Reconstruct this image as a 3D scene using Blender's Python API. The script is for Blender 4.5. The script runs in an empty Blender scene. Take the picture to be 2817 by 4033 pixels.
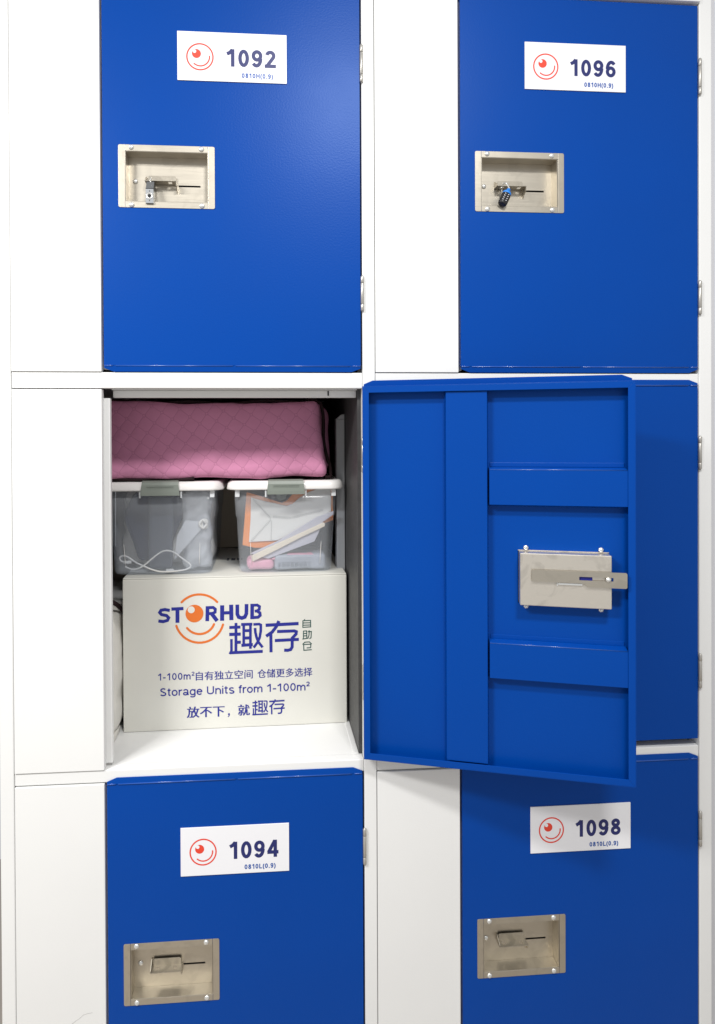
import bpy, bmesh, math, random
from mathutils import Vector, Matrix, noise
R = math.radians
scene = bpy.context.scene
COL = scene.collection

# ------------------------------------------------------------------ camera
cam = bpy.data.cameras.new('camera')
cam.sensor_fit = 'VERTICAL'
cam.sensor_height = 36.0
cam.lens = 21.73
cam.shift_x = 0.0479
cam.shift_y = -0.0692
cam.clip_start, cam.clip_end = 0.05, 50
cam_o = bpy.data.objects.new('camera', cam)
COL.objects.link(cam_o)
yaw, pitch, roll = 0.07189, -0.00682, -0.00489
F = Vector((math.sin(yaw)*math.cos(pitch), math.cos(yaw)*math.cos(pitch), math.sin(pitch)))
Rt = Vector((math.cos(yaw), -math.sin(yaw), 0))
Up = Rt.cross(F)
R2 = Rt*math.cos(roll) + Up*math.sin(roll)
U2 = -Rt*math.sin(roll) + Up*math.cos(roll)
cam_o.matrix_world = Matrix(((R2.x, U2.x, -F.x, 0.48494), (R2.y, U2.y, -F.y, -1.45581), (R2.z, U2.z, -F.z, 1.82378), (0, 0, 0, 1)))
scene.camera = cam_o

# ------------------------------------------------------------------ world + lamps + exposure
world = bpy.data.worlds.new('World')
scene.world = world
world.use_nodes = True
wb = world.node_tree.nodes['Background']
wb.inputs[0].default_value = (0.985, 0.99, 1.0, 1)
wb.inputs[1].default_value = 0.56
def area(name, loc, target, sx, sy, power, color):
    l = bpy.data.lights.new(name, 'AREA')
    l.shape = 'RECTANGLE'; l.size = sx; l.size_y = sy; l.energy = power; l.color = color
    o = bpy.data.objects.new(name, l); COL.objects.link(o)
    o.location = loc
    o.rotation_euler = (Vector(target) - Vector(loc)).to_track_quat('-Z', 'Y').to_euler()
    return o
area('ceiling_lamp', (0.92, -1.62, 3.52), (0.92, -1.45, 0.0), 0.42, 0.22, 52, (1.0, 0.992, 0.975))
area('ceiling_lamp', (-1.28, -1.62, 3.32), (-1.28, -1.45, 0.0), 1.10, 0.24, 112, (1.0, 0.992, 0.975))
vs = scene.view_settings
vs.view_transform = 'Standard'; vs.look = 'None'; vs.exposure = 0.0; vs.gamma = 1.0
vs.use_curve_mapping = False

# ------------------------------------------------------------------ materials
def new_mat(name):
    m = bpy.data.materials.new(name); m.use_nodes = True
    return m, m.node_tree.nodes, m.node_tree.links, m.node_tree.nodes['Principled BSDF']
def paint(name, col, rough, bump=0.0, scale=420, spec=0.5, wear=0.04, metal=0.0, tint=None):
    m, n, l, b = new_mat(name)
    b.inputs['Roughness'].default_value = rough
    b.inputs['Metallic'].default_value = metal
    b.inputs['Specular IOR Level'].default_value = spec
    tc = n.new('ShaderNodeTexCoord')
    nz = n.new('ShaderNodeTexNoise'); nz.inputs['Scale'].default_value = 3.3; nz.inputs['Detail'].default_value = 5
    l.new(tc.outputs['Object'], nz.inputs['Vector'])
    mx = n.new('ShaderNodeMix'); mx.data_type = 'RGBA'
    c2 = tint or tuple(c*(1-wear*3) for c in col)
    mx.inputs[6].default_value = (*col, 1); mx.inputs[7].default_value = (*c2, 1)
    mr = n.new('ShaderNodeMapRange'); mr.inputs[1].default_value = 0.35; mr.inputs[2].default_value = 0.75; mr.inputs[4].default_value = 0.6
    l.new(nz.outputs['Fac'], mr.inputs[0]); l.new(mr.outputs[0], mx.inputs[0])
    l.new(mx.outputs[2], b.inputs['Base Color'])
    if bump:
        bn = n.new('ShaderNodeTexNoise'); bn.inputs['Scale'].default_value = scale; bn.inputs['Detail'].default_value = 2
        l.new(tc.outputs['Object'], bn.inputs['Vector'])
        bp = n.new('ShaderNodeBump'); bp.inputs['Strength'].default_value = bump; bp.inputs['Distance'].default_value = 0.001
        l.new(bn.outputs['Fac'], bp.inputs['Height']); l.new(bp.outputs['Normal'], b.inputs['Normal'])
        rr = n.new('ShaderNodeMapRange'); rr.inputs[3].default_value = rough-0.05; rr.inputs[4].default_value = rough+0.07
        l.new(nz.outputs['Fac'], rr.inputs[0]); l.new(rr.outputs[0], b.inputs['Roughness'])
    return m
def steel(name, col, rough, stretch=(3, 3, 160), blotch=0.25, metal=0.82):
    m, n, l, b = new_mat(name)
    b.inputs['Metallic'].default_value = metal
    tc = n.new('ShaderNodeTexCoord'); mp = n.new('ShaderNodeMapping'); mp.inputs['Scale'].default_value = stretch
    l.new(tc.outputs['Object'], mp.inputs['Vector'])
    nz = n.new('ShaderNodeTexNoise'); nz.inputs['Scale'].default_value = 6; nz.inputs['Detail'].default_value = 4
    l.new(mp.outputs[0], nz.inputs['Vector'])
    mr = n.new('ShaderNodeMapRange'); mr.inputs[3].default_value = rough-0.08; mr.inputs[4].default_value = rough+0.12
    l.new(nz.outputs['Fac'], mr.inputs[0]); l.new(mr.outputs[0], b.inputs['Roughness'])
    bl = n.new('ShaderNodeTexNoise'); bl.inputs['Scale'].default_value = 22; bl.inputs['Detail'].default_value = 3; bl.inputs['Distortion'].default_value = 1.2
    l.new(tc.outputs['Object'], bl.inputs['Vector'])
    br = n.new('ShaderNodeMapRange'); br.inputs[1].default_value = 0.5; br.inputs[2].default_value = 0.62; br.inputs[4].default_value = blotch
    l.new(bl.outputs['Fac'], br.inputs[0])
    mx = n.new('ShaderNodeMix'); mx.data_type = 'RGBA'
    mx.inputs[6].default_value = (*col, 1); mx.inputs[7].default_value = (*[c*0.72 for c in col], 1)
    l.new(br.outputs[0], mx.inputs[0]); l.new(mx.outputs[2], b.inputs['Base Color'])
    bp = n.new('ShaderNodeBump'); bp.inputs['Strength'].default_value = 0.06; bp.inputs['Distance'].default_value = 0.0006
    l.new(nz.outputs['Fac'], bp.inputs['Height']); l.new(bp.outputs['Normal'], b.inputs['Normal'])
    return m
def clear(name, col, trans, rough=0.25):
    m, n, l, b = new_mat(name)
    b.inputs['Base Color'].default_value = (*col, 1); b.inputs['Roughness'].default_value = rough
    t = n.new('ShaderNodeBsdfTransparent'); t.inputs[0].default_value = (0.97, 0.98, 1.0, 1)
    mx = n.new('ShaderNodeMixShader'); mx.inputs[0].default_value = 1-trans
    l.new(t.outputs[0], mx.inputs[1]); l.new(b.outputs[0], mx.inputs[2])
    l.new(mx.outputs[0], n['Material Output'].inputs['Surface'])
    return m
M = {
 'white': paint('white_powder_coat', (0.80, 0.80, 0.79), 0.42, 0.14, 300, wear=0.02),
 'blue': paint('blue_powder_coat', (0.0, 0.052, 0.315), 0.35, 0.20, 230, spec=0.22, wear=0.03),
 'bluehighlight': paint('blue_fold_highlight', (0.01, 0.075, 0.36), 0.22, spec=0.8),  # lighter, glossier blue that makes the fold highlights
 'steel': steel('brushed_stainless', (0.56, 0.515, 0.435), 0.36, metal=0.95),
 'hasp': steel('dull_hasp_steel', (0.46, 0.42, 0.35), 0.34, (40, 40, 40), 0.6),
 'zinc': steel('zinc_plate', (0.74, 0.69, 0.61), 0.34, (40, 40, 40), 0.5),
 'bright': paint('bright_steel', (0.78, 0.78, 0.76), 0.26, metal=0.7),
 'hinge': paint('nickel_hinge', (0.50, 0.48, 0.44), 0.38, metal=0.6),
 'gunmetal': paint('dull_lock_steel', (0.30, 0.31, 0.32), 0.42, metal=1.0),
 'black': paint('black_plastic', (0.012, 0.012, 0.014), 0.35),
 'lockblue': paint('blue_lock_plastic', (0.02, 0.22, 0.72), 0.3),
 'plate': paint('white_sign_plastic', (0.84, 0.84, 0.87), 0.35, wear=0.01),
 'navy': paint('navy_ink', (0.012, 0.018, 0.13), 0.45, wear=0.02),
 'midblue': paint('mid_blue_ink', (0.012, 0.085, 0.37), 0.45, wear=0.02),
 'red': paint('orange_red_ink', (0.78, 0.055, 0.025), 0.45, wear=0.02),
 'carton': paint('pale_grey_board', (0.70, 0.69, 0.635), 0.75, 0.10, 160, spec=0.2, wear=0.03),
 'kraft': paint('beige_board', (0.50, 0.44, 0.35), 0.8, 0.10, 160, spec=0.2, wear=0.05),
 'boxblue': paint('royal_blue_ink', (0.022, 0.028, 0.26), 0.6, spec=0.25, wear=0.04),
 'boxorange': paint('orange_ink', (0.72, 0.17, 0.03), 0.6, spec=0.25, wear=0.04),
 'boxgreen': paint('dark_green_ink', (0.03, 0.085, 0.075), 0.6, spec=0.25, wear=0.04),
 'lid': paint('white_lid_plastic', (0.80, 0.78, 0.76), 0.32, wear=0.02),
 'latch': paint('sage_grey_plastic', (0.21, 0.235, 0.205), 0.38, wear=0.03),
 'bin': clear('clear_bin_plastic', (0.84, 0.88, 0.93), 0.85, 0.10),
 'rim': clear('frosted_rim_plastic', (0.85, 0.87, 0.88), 0.35, 0.3),
 'film': clear('clear_film', (0.86, 0.87, 0.88), 0.50, 0.22),
 'slate': paint('slate_blue_cloth', (0.028, 0.036, 0.072), 0.9, 0.3, 300, spec=0.1, wear=0.1),
 'slate2': paint('grey_blue_cloth', (0.10, 0.115, 0.145), 0.9, 0.3, 300, spec=0.1, wear=0.1),
 'cable': paint('white_cable_rubber', (0.78, 0.77, 0.74), 0.45),
 'orange': paint('orange_packet_film', (0.90, 0.27, 0.035), 0.4, wear=0.05),
 'mask': paint('white_nonwoven', (0.82, 0.80, 0.74), 0.85, 0.3, 500, spec=0.1, wear=0.03),
 'stitch': paint('grey_weld_mark', (0.30, 0.29, 0.28), 0.85, spec=0.1),
 'cream': paint('cream_board', (0.82, 0.72, 0.56), 0.6, wear=0.03),
 'sleeve': paint('lilac_grey_paper', (0.55, 0.53, 0.58), 0.6, wear=0.05),
 'pinkfilm': paint('pink_film', (0.80, 0.36, 0.46), 0.4, wear=0.05),
 'greypack': paint('grey_packet', (0.36, 0.38, 0.42), 0.45, wear=0.06),
 'ink': paint('grey_print', (0.11, 0.12, 0.14), 0.6),
 'piping': paint('dark_maroon_piping', (0.022, 0.010, 0.012), 0.7, spec=0.2),
 'postgrey': paint('plain_post_grey', (0.36, 0.37, 0.385), 0.5, 0.1, 200, wear=0.05),  # even mid grey for the upright channel
 'softbag': paint('white_woven_bag', (0.74, 0.72, 0.67), 0.6, 0.3, 120, wear=0.06),
 'wall': paint('grey_white_wall', (0.62, 0.62, 0.65), 0.7, 0.08, 120, wear=0.02),
 'floor': paint('beige_stone_floor', (0.38, 0.34, 0.29), 0.35, 0.05, 60, wear=0.06),
}
M['blue'].node_tree.nodes['Principled BSDF'].inputs['Specular Tint'].default_value = (0.55, 0.72, 1.0, 1)
def quilt_mat():
    m, n, l, b = new_mat('pink_quilted_cloth')
    b.inputs['Roughness'].default_value = 0.85; b.inputs['Specular IOR Level'].default_value = 0.15
    tc = n.new('ShaderNodeTexCoord'); sp = n.new('ShaderNodeSeparateXYZ')
    wn = n.new('ShaderNodeTexNoise'); wn.inputs['Scale'].default_value = 9
    l.new(tc.outputs['Object'], wn.inputs['Vector'])
    va = n.new('ShaderNodeVectorMath'); va.operation = 'SCALE'; va.inputs['Scale'].default_value = 0.012
    l.new(wn.outputs['Color'], va.inputs[0])
    vb = n.new('ShaderNodeVectorMath'); l.new(tc.outputs['Object'], vb.inputs[0]); l.new(va.outputs[0], vb.inputs[1])
    l.new(vb.outputs[0], sp.inputs[0])
    def mt(op, a, c=None):
        q = n.new('ShaderNodeMath'); q.operation = op
        for i, v in enumerate((a, c)):
            if v is None: continue
            if isinstance(v, (int, float)): q.inputs[i].default_value = v
            else: l.new(v, q.inputs[i])
        return q.outputs[0]
    ca, sa, p = math.cos(R(35))/0.0325, math.sin(R(35))/0.0325, 0.0325
    x, z = sp.outputs['X'], sp.outputs['Z']
    s = mt('SUBTRACT', mt('MULTIPLY', x, ca), mt('MULTIPLY', z, sa))
    t = mt('ADD', mt('MULTIPLY', x, sa), mt('MULTIPLY', z, ca))
    ds = mt('ABSOLUTE', mt('SUBTRACT', mt('FRACT', s), 0.5)); dt = mt('ABSOLUTE', mt('SUBTRACT', mt('FRACT', t), 0.5))
    line = mt('MAXIMUM', mt('LESS_THAN', ds, 0.022), mt('LESS_THAN', dt, 0.022))
    rad = mt('SQRT', mt('ADD', mt('MULTIPLY', ds, ds), mt('MULTIPLY', dt, dt)))
    ring = mt('LESS_THAN', mt('ABSOLUTE', mt('SUBTRACT', rad, 0.115)), 0.024)
    inside = mt('LESS_THAN', rad, 0.115)
    pat = mt('MAXIMUM', mt('MULTIPLY', line, mt('SUBTRACT', 1.0, inside)), ring)
    f = mt('MULTIPLY', pat, 0.34)
    mx = n.new('ShaderNodeMix'); mx.data_type = 'RGBA'
    mx.inputs[6].default_value = (0.57, 0.235, 0.375, 1); mx.inputs[7].default_value = (0.27, 0.10, 0.17, 1)
    l.new(f, mx.inputs[0]); l.new(mx.outputs[2], b.inputs['Base Color'])
    bp = n.new('ShaderNodeBump'); bp.inputs['Strength'].default_value = 0.5; bp.inputs['Distance'].default_value = 0.0035
    l.new(mt('POWER', mt('MINIMUM', ds, dt), 0.5), bp.inputs['Height']); l.new(bp.outputs['Normal'], b.inputs['Normal'])
    return m
M['quilt'] = quilt_mat()

# ------------------------------------------------------------------ mesh helpers (all coordinates in metres, world space)
WM = {}
class MB:
    def __init__(s): s.v = []; s.f = []; s.sm = []
    def add(s, vs_, fs, smooth=False):
        k = len(s.v); s.v += [tuple(p) for p in vs_]; s.f += [tuple(i+k for i in f) for f in fs]; s.sm += [smooth]*len(fs)
        return s
    def box(s, x0, x1, y0, y1, z0, z1, bev=0.0, seg=2):
        bm = bmesh.new(); bmesh.ops.create_cube(bm, size=1)
        for q in bm.verts: q.co = Vector(((x0+x1)/2+q.co.x*(x1-x0), (y0+y1)/2+q.co.y*(y1-y0), (z0+z1)/2+q.co.z*(z1-z0)))
        if bev: bmesh.ops.bevel(bm, geom=bm.edges[:], offset=bev, segments=seg, profile=0.5, affect='EDGES')
        bm.verts.index_update()
        s.add([q.co[:] for q in bm.verts], [[q.index for q in f.verts] for f in bm.faces]); bm.free()
        return s
    def prism(s, pts, y0, y1, bev=0.0, axis='y'):
        # polygon in x,z extruded along y (clockwise or counter-clockwise)
        bm = bmesh.new()
        a = [bm.verts.new((p[0], y0, p[1])) for p in pts]
        f = bm.faces.new(a)
        r = bmesh.ops.extrude_face_region(bm, geom=[f])
        for e in r['geom']:
            if isinstance(e, bmesh.types.BMVert): e.co.y = y1
        bmesh.ops.recalc_face_normals(bm, faces=bm.faces[:])
        if bev: bmesh.ops.bevel(bm, geom=bm.edges[:], offset=bev, segments=2, profile=0.5, affect='EDGES')
        bmesh.ops.triangulate(bm, faces=[q for q in bm.faces if len(q.verts) > 4])
        bm.verts.index_update()
        s.add([q.co[:] for q in bm.verts], [[q.index for q in g.verts] for g in bm.faces]); bm.free()
        return s
    def frame(s, X, Z, H, y0, y1):
        # slab with a rectangular hole: X=(x0,x1) Z=(z0,z1) H=(hx0,hx1,hz0,hz1)
        o = [(X[0], Z[0]), (X[1], Z[0]), (X[1], Z[1]), (X[0], Z[1])]
        i = [(H[0], H[2]), (H[1], H[2]), (H[1], H[3]), (H[0], H[3])]
        vs_ = [(a, y0, b) for a, b in o+i] + [(a, y1, b) for a, b in o+i]
        fs = []
        for k in range(4):
            n = (k+1) % 4
            fs += [(k, n, 4+n, 4+k), (8+n, 8+k, 12+k, 12+n), (n, k, 8+k, 8+n), (4+k, 4+n, 12+n, 12+k)]
        return s.add(vs_, fs)
    def tube(s, pts, r, n=8, closed=False, caps=True):
        pts = [Vector(p) for p in pts]; m = len(pts); rings = []
        ref = None
        for i, p in enumerate(pts):
            if closed: d = pts[(i+1) % m]-pts[i-1]
            else: d = pts[min(i+1, m-1)]-pts[max(i-1, 0)]
            d.normalize()
            if ref is None: ref = Vector((0, 0, 1)) if abs(d.z) < 0.9 else Vector((1, 0, 0))
            a = (ref - d*ref.dot(d)).normalized(); b = d.cross(a); ref = a
            rr = r[i] if isinstance(r, (list, tuple)) else r
            rings.append([p+a*math.cos(2*math.pi*k/n)*rr+b*math.sin(2*math.pi*k/n)*rr for k in range(n)])
        return s.loft(rings, closed_path=closed, caps=caps, smooth=True)
    def loft(s, rings, closed_path=False, caps=True, smooth=True):
        n = len(rings[0]); m = len(rings); fs = []
        for i in range(m if closed_path else m-1):
            j = (i+1) % m
            for k in range(n):
                q = (k+1) % n
                fs.append((i*n+k, i*n+q, j*n+q, j*n+k))
        s.add([p for r_ in rings for p in r_], fs, smooth)
        if caps and not closed_path:
            k = len(s.v)-n*m
            s.f += [tuple(k+q for q in reversed(range(n))), tuple(k+(m-1)*n+q for q in range(n))]; s.sm += [False]*2
        return s
    def lathe(s, c, axis, prof, n=14):
        # prof: list of (radius, height along axis)
        axis = Vector(axis).normalized(); a = axis.orthogonal().normalized(); b = axis.cross(a); c = Vector(c)
        rings = [[c+axis*h+(a*math.cos(2*math.pi*k/n)+b*math.sin(2*math.pi*k/n))*max(r_, 1e-5) for k in range(n)] for r_, h in prof]
        return s.loft(rings, caps=True)
    def ribbon(s, pts, w, P, lift):
        # flat stroke of width w through 2D points; P(u, v, lift) gives the 3D point
        q = [Vector((a[0], a[1])) for a in pts]
        cl = len(q) > 2 and (q[0]-q[-1]).length < 1e-6
        if cl: q = q[:-1]
        L, Rr = [], []
        m = len(q)
        for i in range(m):
            if cl: d0 = (q[i]-q[i-1]).normalized(); d1 = (q[(i+1) % m]-q[i]).normalized()
            else:
                d0 = (q[i]-q[i-1]).normalized() if i else (q[1]-q[0]).normalized()
                d1 = (q[i+1]-q[i]).normalized() if i < m-1 else d0
            t = d0+d1
            t = t.normalized() if t.length > 1e-6 else d1
            nn = Vector((-t.y, t.x)); k = 1/max(0.5, nn.dot(Vector((-d1.y, d1.x))))
            L.append(q[i]+nn*w/2*k); Rr.append(q[i]-nn*w/2*k)
        vs_ = [P(p.x, p.y, lift) for p in L]+[P(p.x, p.y, lift) for p in Rr]
        fs = [(i, m+i, m+(i+1) % m, (i+1) % m) for i in range(m if cl else m-1)]
        return s.add(vs_, fs)
    def disc(s, c, r, P, lift, n=32):
        return s.add([P(c[0]+r*math.cos(2*math.pi*k/n), c[1]+r*math.sin(2*math.pi*k/n), lift) for k in range(n)], [tuple(range(n))])
    def build(s, name, mat, parent=None, xf=None, weld=False):
        me = bpy.data.meshes.new(name)
        pts = [Vector(p) for p in s.v]
        if xf: pts = [Vector(xf(p)) for p in pts]
        if parent is not None:
            inv = WM[parent.name].inverted(); pts = [inv @ p for p in pts]
        me.from_pydata([p[:] for p in pts], [], s.f)
        me.polygons.foreach_set('use_smooth', s.sm)
        me.materials.append(M[mat])
        bm = bmesh.new(); bm.from_mesh(me)
        if weld: bmesh.ops.remove_doubles(bm, verts=bm.verts[:], dist=1e-5)
        if weld != 'keep': bmesh.ops.recalc_face_normals(bm, faces=bm.faces[:])
        bm.to_mesh(me); bm.free()
        o = bpy.data.objects.new(name, me); COL.objects.link(o)
        if parent is not None:
            o.parent = parent; WM[o.name] = WM[parent.name].copy()
        else: WM[o.name] = Matrix.Identity(4)
        return o
def tag(o, label=None, cat=None, group=None, kind=None):
    if label: o['label'] = label
    if cat: o['category'] = cat
    if group: o['group'] = group
    if kind: o['kind'] = kind
    return o
def thing(name, label, cat, loc, group=None):
    o = bpy.data.objects.new(name, None); COL.objects.link(o); o.location = loc
    o.empty_display_size = 0.05
    WM[o.name] = Matrix.Translation(loc)
    return tag(o, label, cat, group)
def recenter(o):
    # a one-mesh thing gets its origin at its base
    me = o.data; xs = [v.co for v in me.vertices]
    c = Vector(((min(p.x for p in xs)+max(p.x for p in xs))/2, (min(p.y for p in xs)+max(p.y for p in xs))/2, min(p.z for p in xs)))
    me.transform(Matrix.Translation(-c)); o.location = c; WM[o.name] = Matrix.Translation(c)
    return o

# ---- small stroke alphabet (cap height 1) for the sign and box print
def ell(cx, cy, rx, ry, a0=0, a1=360, n=18):
    return [(cx+rx*math.cos(R(a0+(a1-a0)*k/n)), cy+ry*math.sin(R(a0+(a1-a0)*k/n))) for k in range(n+1)]
def glyph(c, w):
    h = w/2
    if c == '0': return 0.56, [ell(.28, .5, .28-h, .5-h)]
    if c == '1': return 0.50, [[(.34, 0), (.34, 1)], [(.06, .72), (.20, .80), (.33, .97)]]
    if c == '2': return 0.56, [ell(.28, .70, .27-h, .30-h, 168, -38)+[(h*1.1, h)], [(0, h), (.56, h)]]
    if c == '4': return 0.58, [[(.42, 0), (.42, 1)], [(.40, .97), (h*.8, .29)], [(.02, .29), (.58, .29)]]
    if c == '6': return 0.56, [ell(.28, .33, .28-h, .33-h), ell(.31, .5, .31-h, .5-h, 182, 42, 12)]
    if c == '9': return 0.56, [ell(.28, .67, .28-h, .33-h), ell(.25, .5, .31-h, .5-h, 2, -138, 12)]
    if c == '8': return 0.56, [ell(.28, .745, .25-h, .255-h), ell(.28, .285, .28-h, .285-h)]
    if c == 'H': return 0.66, [[(h, 0), (h, 1)], [(.66-h, 0), (.66-h, 1)], [(h, .53), (.66-h, .53)]]
    if c == 'L': return 0.54, [[(h, 1), (h, 0)], [(h, h), (.54, h)]]
    if c == '(': return 0.26, [ell(.42, .38, .34, .62, 118, 242, 10)]
    if c == ')': return 0.26, [ell(-.16, .38, .34, .62, 62, -62, 10)]
    if c == '.': return 0.20, [[(.1, 0), (.1, w)]]
    if c == '-': return 0.30, [[(0, .36), (.30, .36)]]
    if c == 'S': return 0.62, [ell(.31, .74, .28-h, .26-h, 25, 250, 14)+ell(.31, .265, .31-h, .265-h, 75, -160, 16)]
    if c == 'U': return 0.64, [[(h, 1)]+ell(.32, .32, .32-h, .32-h, 180, 360, 14)+[(.64-h, 1)]]
    if c == 'o': return 0.53, [ell(.265, .265, .265-h, .285-h)]
    if c == 'n': return 0.48, [[(h, 0), (h, .54)], ell(.24, .30, .24-h, .25-h, 175, 0, 10)+[(.48-h, 0)]]
    if c == 'm': return 0.78, [[(h, 0), (h, .54)], ell(.21, .32, .21-h, .23-h, 175, 0, 10)+[(.42-h, 0)], ell(.57, .32, .21-h, .23-h, 175, 0, 10)+[(.78-h, 0)]]
    if c == 'r': return 0.30, [[(h, 0), (h, .54)], ell(.28, .30, .28-h, .25-h, 175, 80, 8)]
    if c == 'i': return w, [[(h, 0), (h, .54)], [(h, .86), (h, 1)]]
    if c == 't': return 0.29, [[(.13, .72), (.13, .14), (.17, h), (.28, h)], [(0, .52), (.28, .52)]]
    if c == 'f': return 0.29, [[(.13, 0), (.13, .84), (.18, 1-h), (.29, 1-h)], [(0, .52), (.27, .52)]]
    if c == 'e': return 0.53, [ell(.265, .265, .265-h, .285-h, 0, 320, 16), [(h, .28), (.53-h, .28)]]
    if c == 'a': return 0.51, [ell(.24, .38, .20-h*.4, .17-h*.5, 160, 0, 10)+[(.46-h*.3, .06), (.51, h)], ell(.22, .15, .22-h, .165-h)]
    if c == 'g': return 0.52, [ell(.26, .265, .26-h, .285-h), [(.52-h, .54), (.52-h, 0)]+ell(.26, -.04, .26-h, .19-h, 0, -155, 10)]
    if c == 's': return 0.47, [ell(.235, .405, .20-h*.6, .145-h*.6, 25, 250, 12)+ell(.235, .135, .235-h, .145-h*.6, 75, -160, 14)]
    if c == '²': return 0.34, [[(a*.55, .55+b*.52) for a, b in ell(.28, .70, .24, .26, 168, -38, 10)+[(.05, .05)]], [(0, .57), (.32, .57)]]
    return 0.30, []
def glyph_sans(c, w):
    """plainer grotesque proportions: tall x-height, wider capitals and figures"""
    h = w/2
    if c == 't': return 0.38, [[(.17, .92), (.17, .16), (.22, h), (.37, h)], [(0, .71), (.37, .71)]]
    if c == 'f': return 0.38, [[(.17, 0), (.17, .84), (.23, 1-h), (.38, 1-h)], [(0, .71), (.36, .71)]]
    if c == 'i': return w, [[(h, 0), (h, .73)], [(h, .87), (h, 1)]]
    g, st = glyph(c, w/1.36 if c in 'onmreasg' else w)
    if c in 'onmreasg': return g*1.36, [[(a*1.36, b*1.36) for a, b in p] for p in st]
    if c == '²': return g*1.2, [[(a*1.2, b) for a, b in p] for p in st]
    return g*1.30, [[(a*1.30, b) for a, b in p] for p in st]
def write(text, w, u0, u1, v0, h, P, lift, gap=0.10, sans=False):
    """strokes of a line of text fitted between u0 and u1, baseline v0, cap height h (mm)"""
    adv, x = [], 0
    for c in text:
        gw, st = (glyph_sans if sans else glyph)(c, w); adv.append((x, st)); x += gw+gap
    x -= gap; sx = (u1-u0)/x; mb = MB(); k = 0
    for gx, st in adv:
        for pts in st:
            k += 1
            mb.ribbon([(u0+(gx+a)*sx, v0+b*h) for a, b in pts], w*h, P, lift+0.00002*(k % 5))
    return mb
def text_mesh(body, u0, u1, v0, v1, P, lift, bold=0.0, flip=False):
    """built-in font outline fitted into a rectangle (mm) on a face"""
    c = bpy.data.curves.new('text', 'FONT'); c.body = body; c.resolution_u = 3
    o = bpy.data.objects.new('text', c); COL.objects.link(o)
    bpy.context.view_layer.update()
    me = bpy.data.meshes.new_from_object(o.evaluated_get(bpy.context.evaluated_depsgraph_get()))
    vs_ = [v.co.copy() for v in me.vertices]; fs = [tuple(p.vertices) for p in me.polygons]
    bpy.data.objects.remove(o); bpy.data.curves.remove(c); bpy.data.meshes.remove(me)
    x0, x1 = min(v.x for v in vs_), max(v.x for v in vs_); y0, y1 = min(v.y for v in vs_), max(v.y for v in vs_)
    mb = MB(); k = 0
    for dx in ((0,) if not bold else (-bold, 0, bold)):
        k += 1
        pts = []
        for v in vs_:
            a, b = (v.x-x0)/(x1-x0), (v.y-y0)/(y1-y0)
            if flip: a, b = 1-a, 1-b
            pts.append(P(u0+a*(u1-u0)+dx, v0+b*(v1-v0), lift+0.00003*k))
        mb.add(pts, fs)
    return mb

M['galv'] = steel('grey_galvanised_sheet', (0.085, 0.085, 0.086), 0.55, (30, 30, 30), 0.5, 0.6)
# ================================================================== SETTING
PITCH = 0.84
XPL, XPR, XDL, XDR = -0.0891, 0.1122, 0.1181, 0.7151
wall = MB().box(1.596, 2.6, 0.012, 0.10, 0.0, 3.0).build('wall', 'wall'); tag(wall, kind='structure')
floor = MB().box(-3.0, 4.5, -3.2, 1.3, -0.06, 0.0).build('floor', 'floor'); tag(floor, kind='structure')

# ================================================================== WHITE LOCKER FRAME
fr = thing('locker_frame', 'white powder-coated steel frame of posts, rails and shelves that holds all the blue lockers', 'locker frame', (0.74, 0.5, 0.0))
for x0, x1 in ((-0.1215, -0.0905), (0.7195, 0.7495), (1.5595, 1.592)):
    MB().box(x0, x1, 0.0, 0.030, 0.0, 3.0, 0.0022).build('post', 'white', fr)
for c in (0, 1):
    ox = c*PITCH
    a, b = -0.0898+ox, 0.7188+ox
    for z0, z1, y0 in ((0.085, 0.138, 0.003), (1.0245, 1.0525, 0.003), (1.9390, 1.9755, 0.003), (2.8865, 2.935, -0.007)):
        MB().box(a, b, y0, 0.030, z0, z1, 0.0016).build('rail', 'white', fr)
    for z1 in (0.136, 1.0522, 1.9700, 2.930):
        MB().box(a, b, 0.0305, 0.985, z1-0.012, z1).build('shelf', 'white', fr)
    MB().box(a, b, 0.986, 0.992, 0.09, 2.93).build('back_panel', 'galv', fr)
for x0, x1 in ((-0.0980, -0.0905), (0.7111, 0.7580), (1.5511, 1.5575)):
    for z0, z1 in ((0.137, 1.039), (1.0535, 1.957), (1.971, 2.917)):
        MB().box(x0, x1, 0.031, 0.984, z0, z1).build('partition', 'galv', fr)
# inside the open compartment: stop strip under the top, upright channel and floor strip along the hinge-side wall
MB().box(0.1275, 0.7105, 0.045, 0.060, 1.9195, 1.9362, 0.0012).build('stop_strip', 'white', fr)
MB().box(0.1275, 0.7105, 0.0305, 0.060, 1.9368, 1.9388, 0.0004).build('top_return', 'white', fr)
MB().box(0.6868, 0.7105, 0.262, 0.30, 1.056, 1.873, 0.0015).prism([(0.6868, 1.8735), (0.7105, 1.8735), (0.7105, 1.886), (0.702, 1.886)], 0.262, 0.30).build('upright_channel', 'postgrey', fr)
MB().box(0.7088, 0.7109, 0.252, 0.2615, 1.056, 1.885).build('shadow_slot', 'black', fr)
MB().box(0.6985, 0.7108, 0.031, 0.70, 1.0523, 1.0541, 0.0006).build('floor_strip', 'white', fr)
MB().box(0.640, 0.6435, 0.0435, 0.0452, 1.924, 1.9355).build('slot_mark', 'black', fr)

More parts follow.
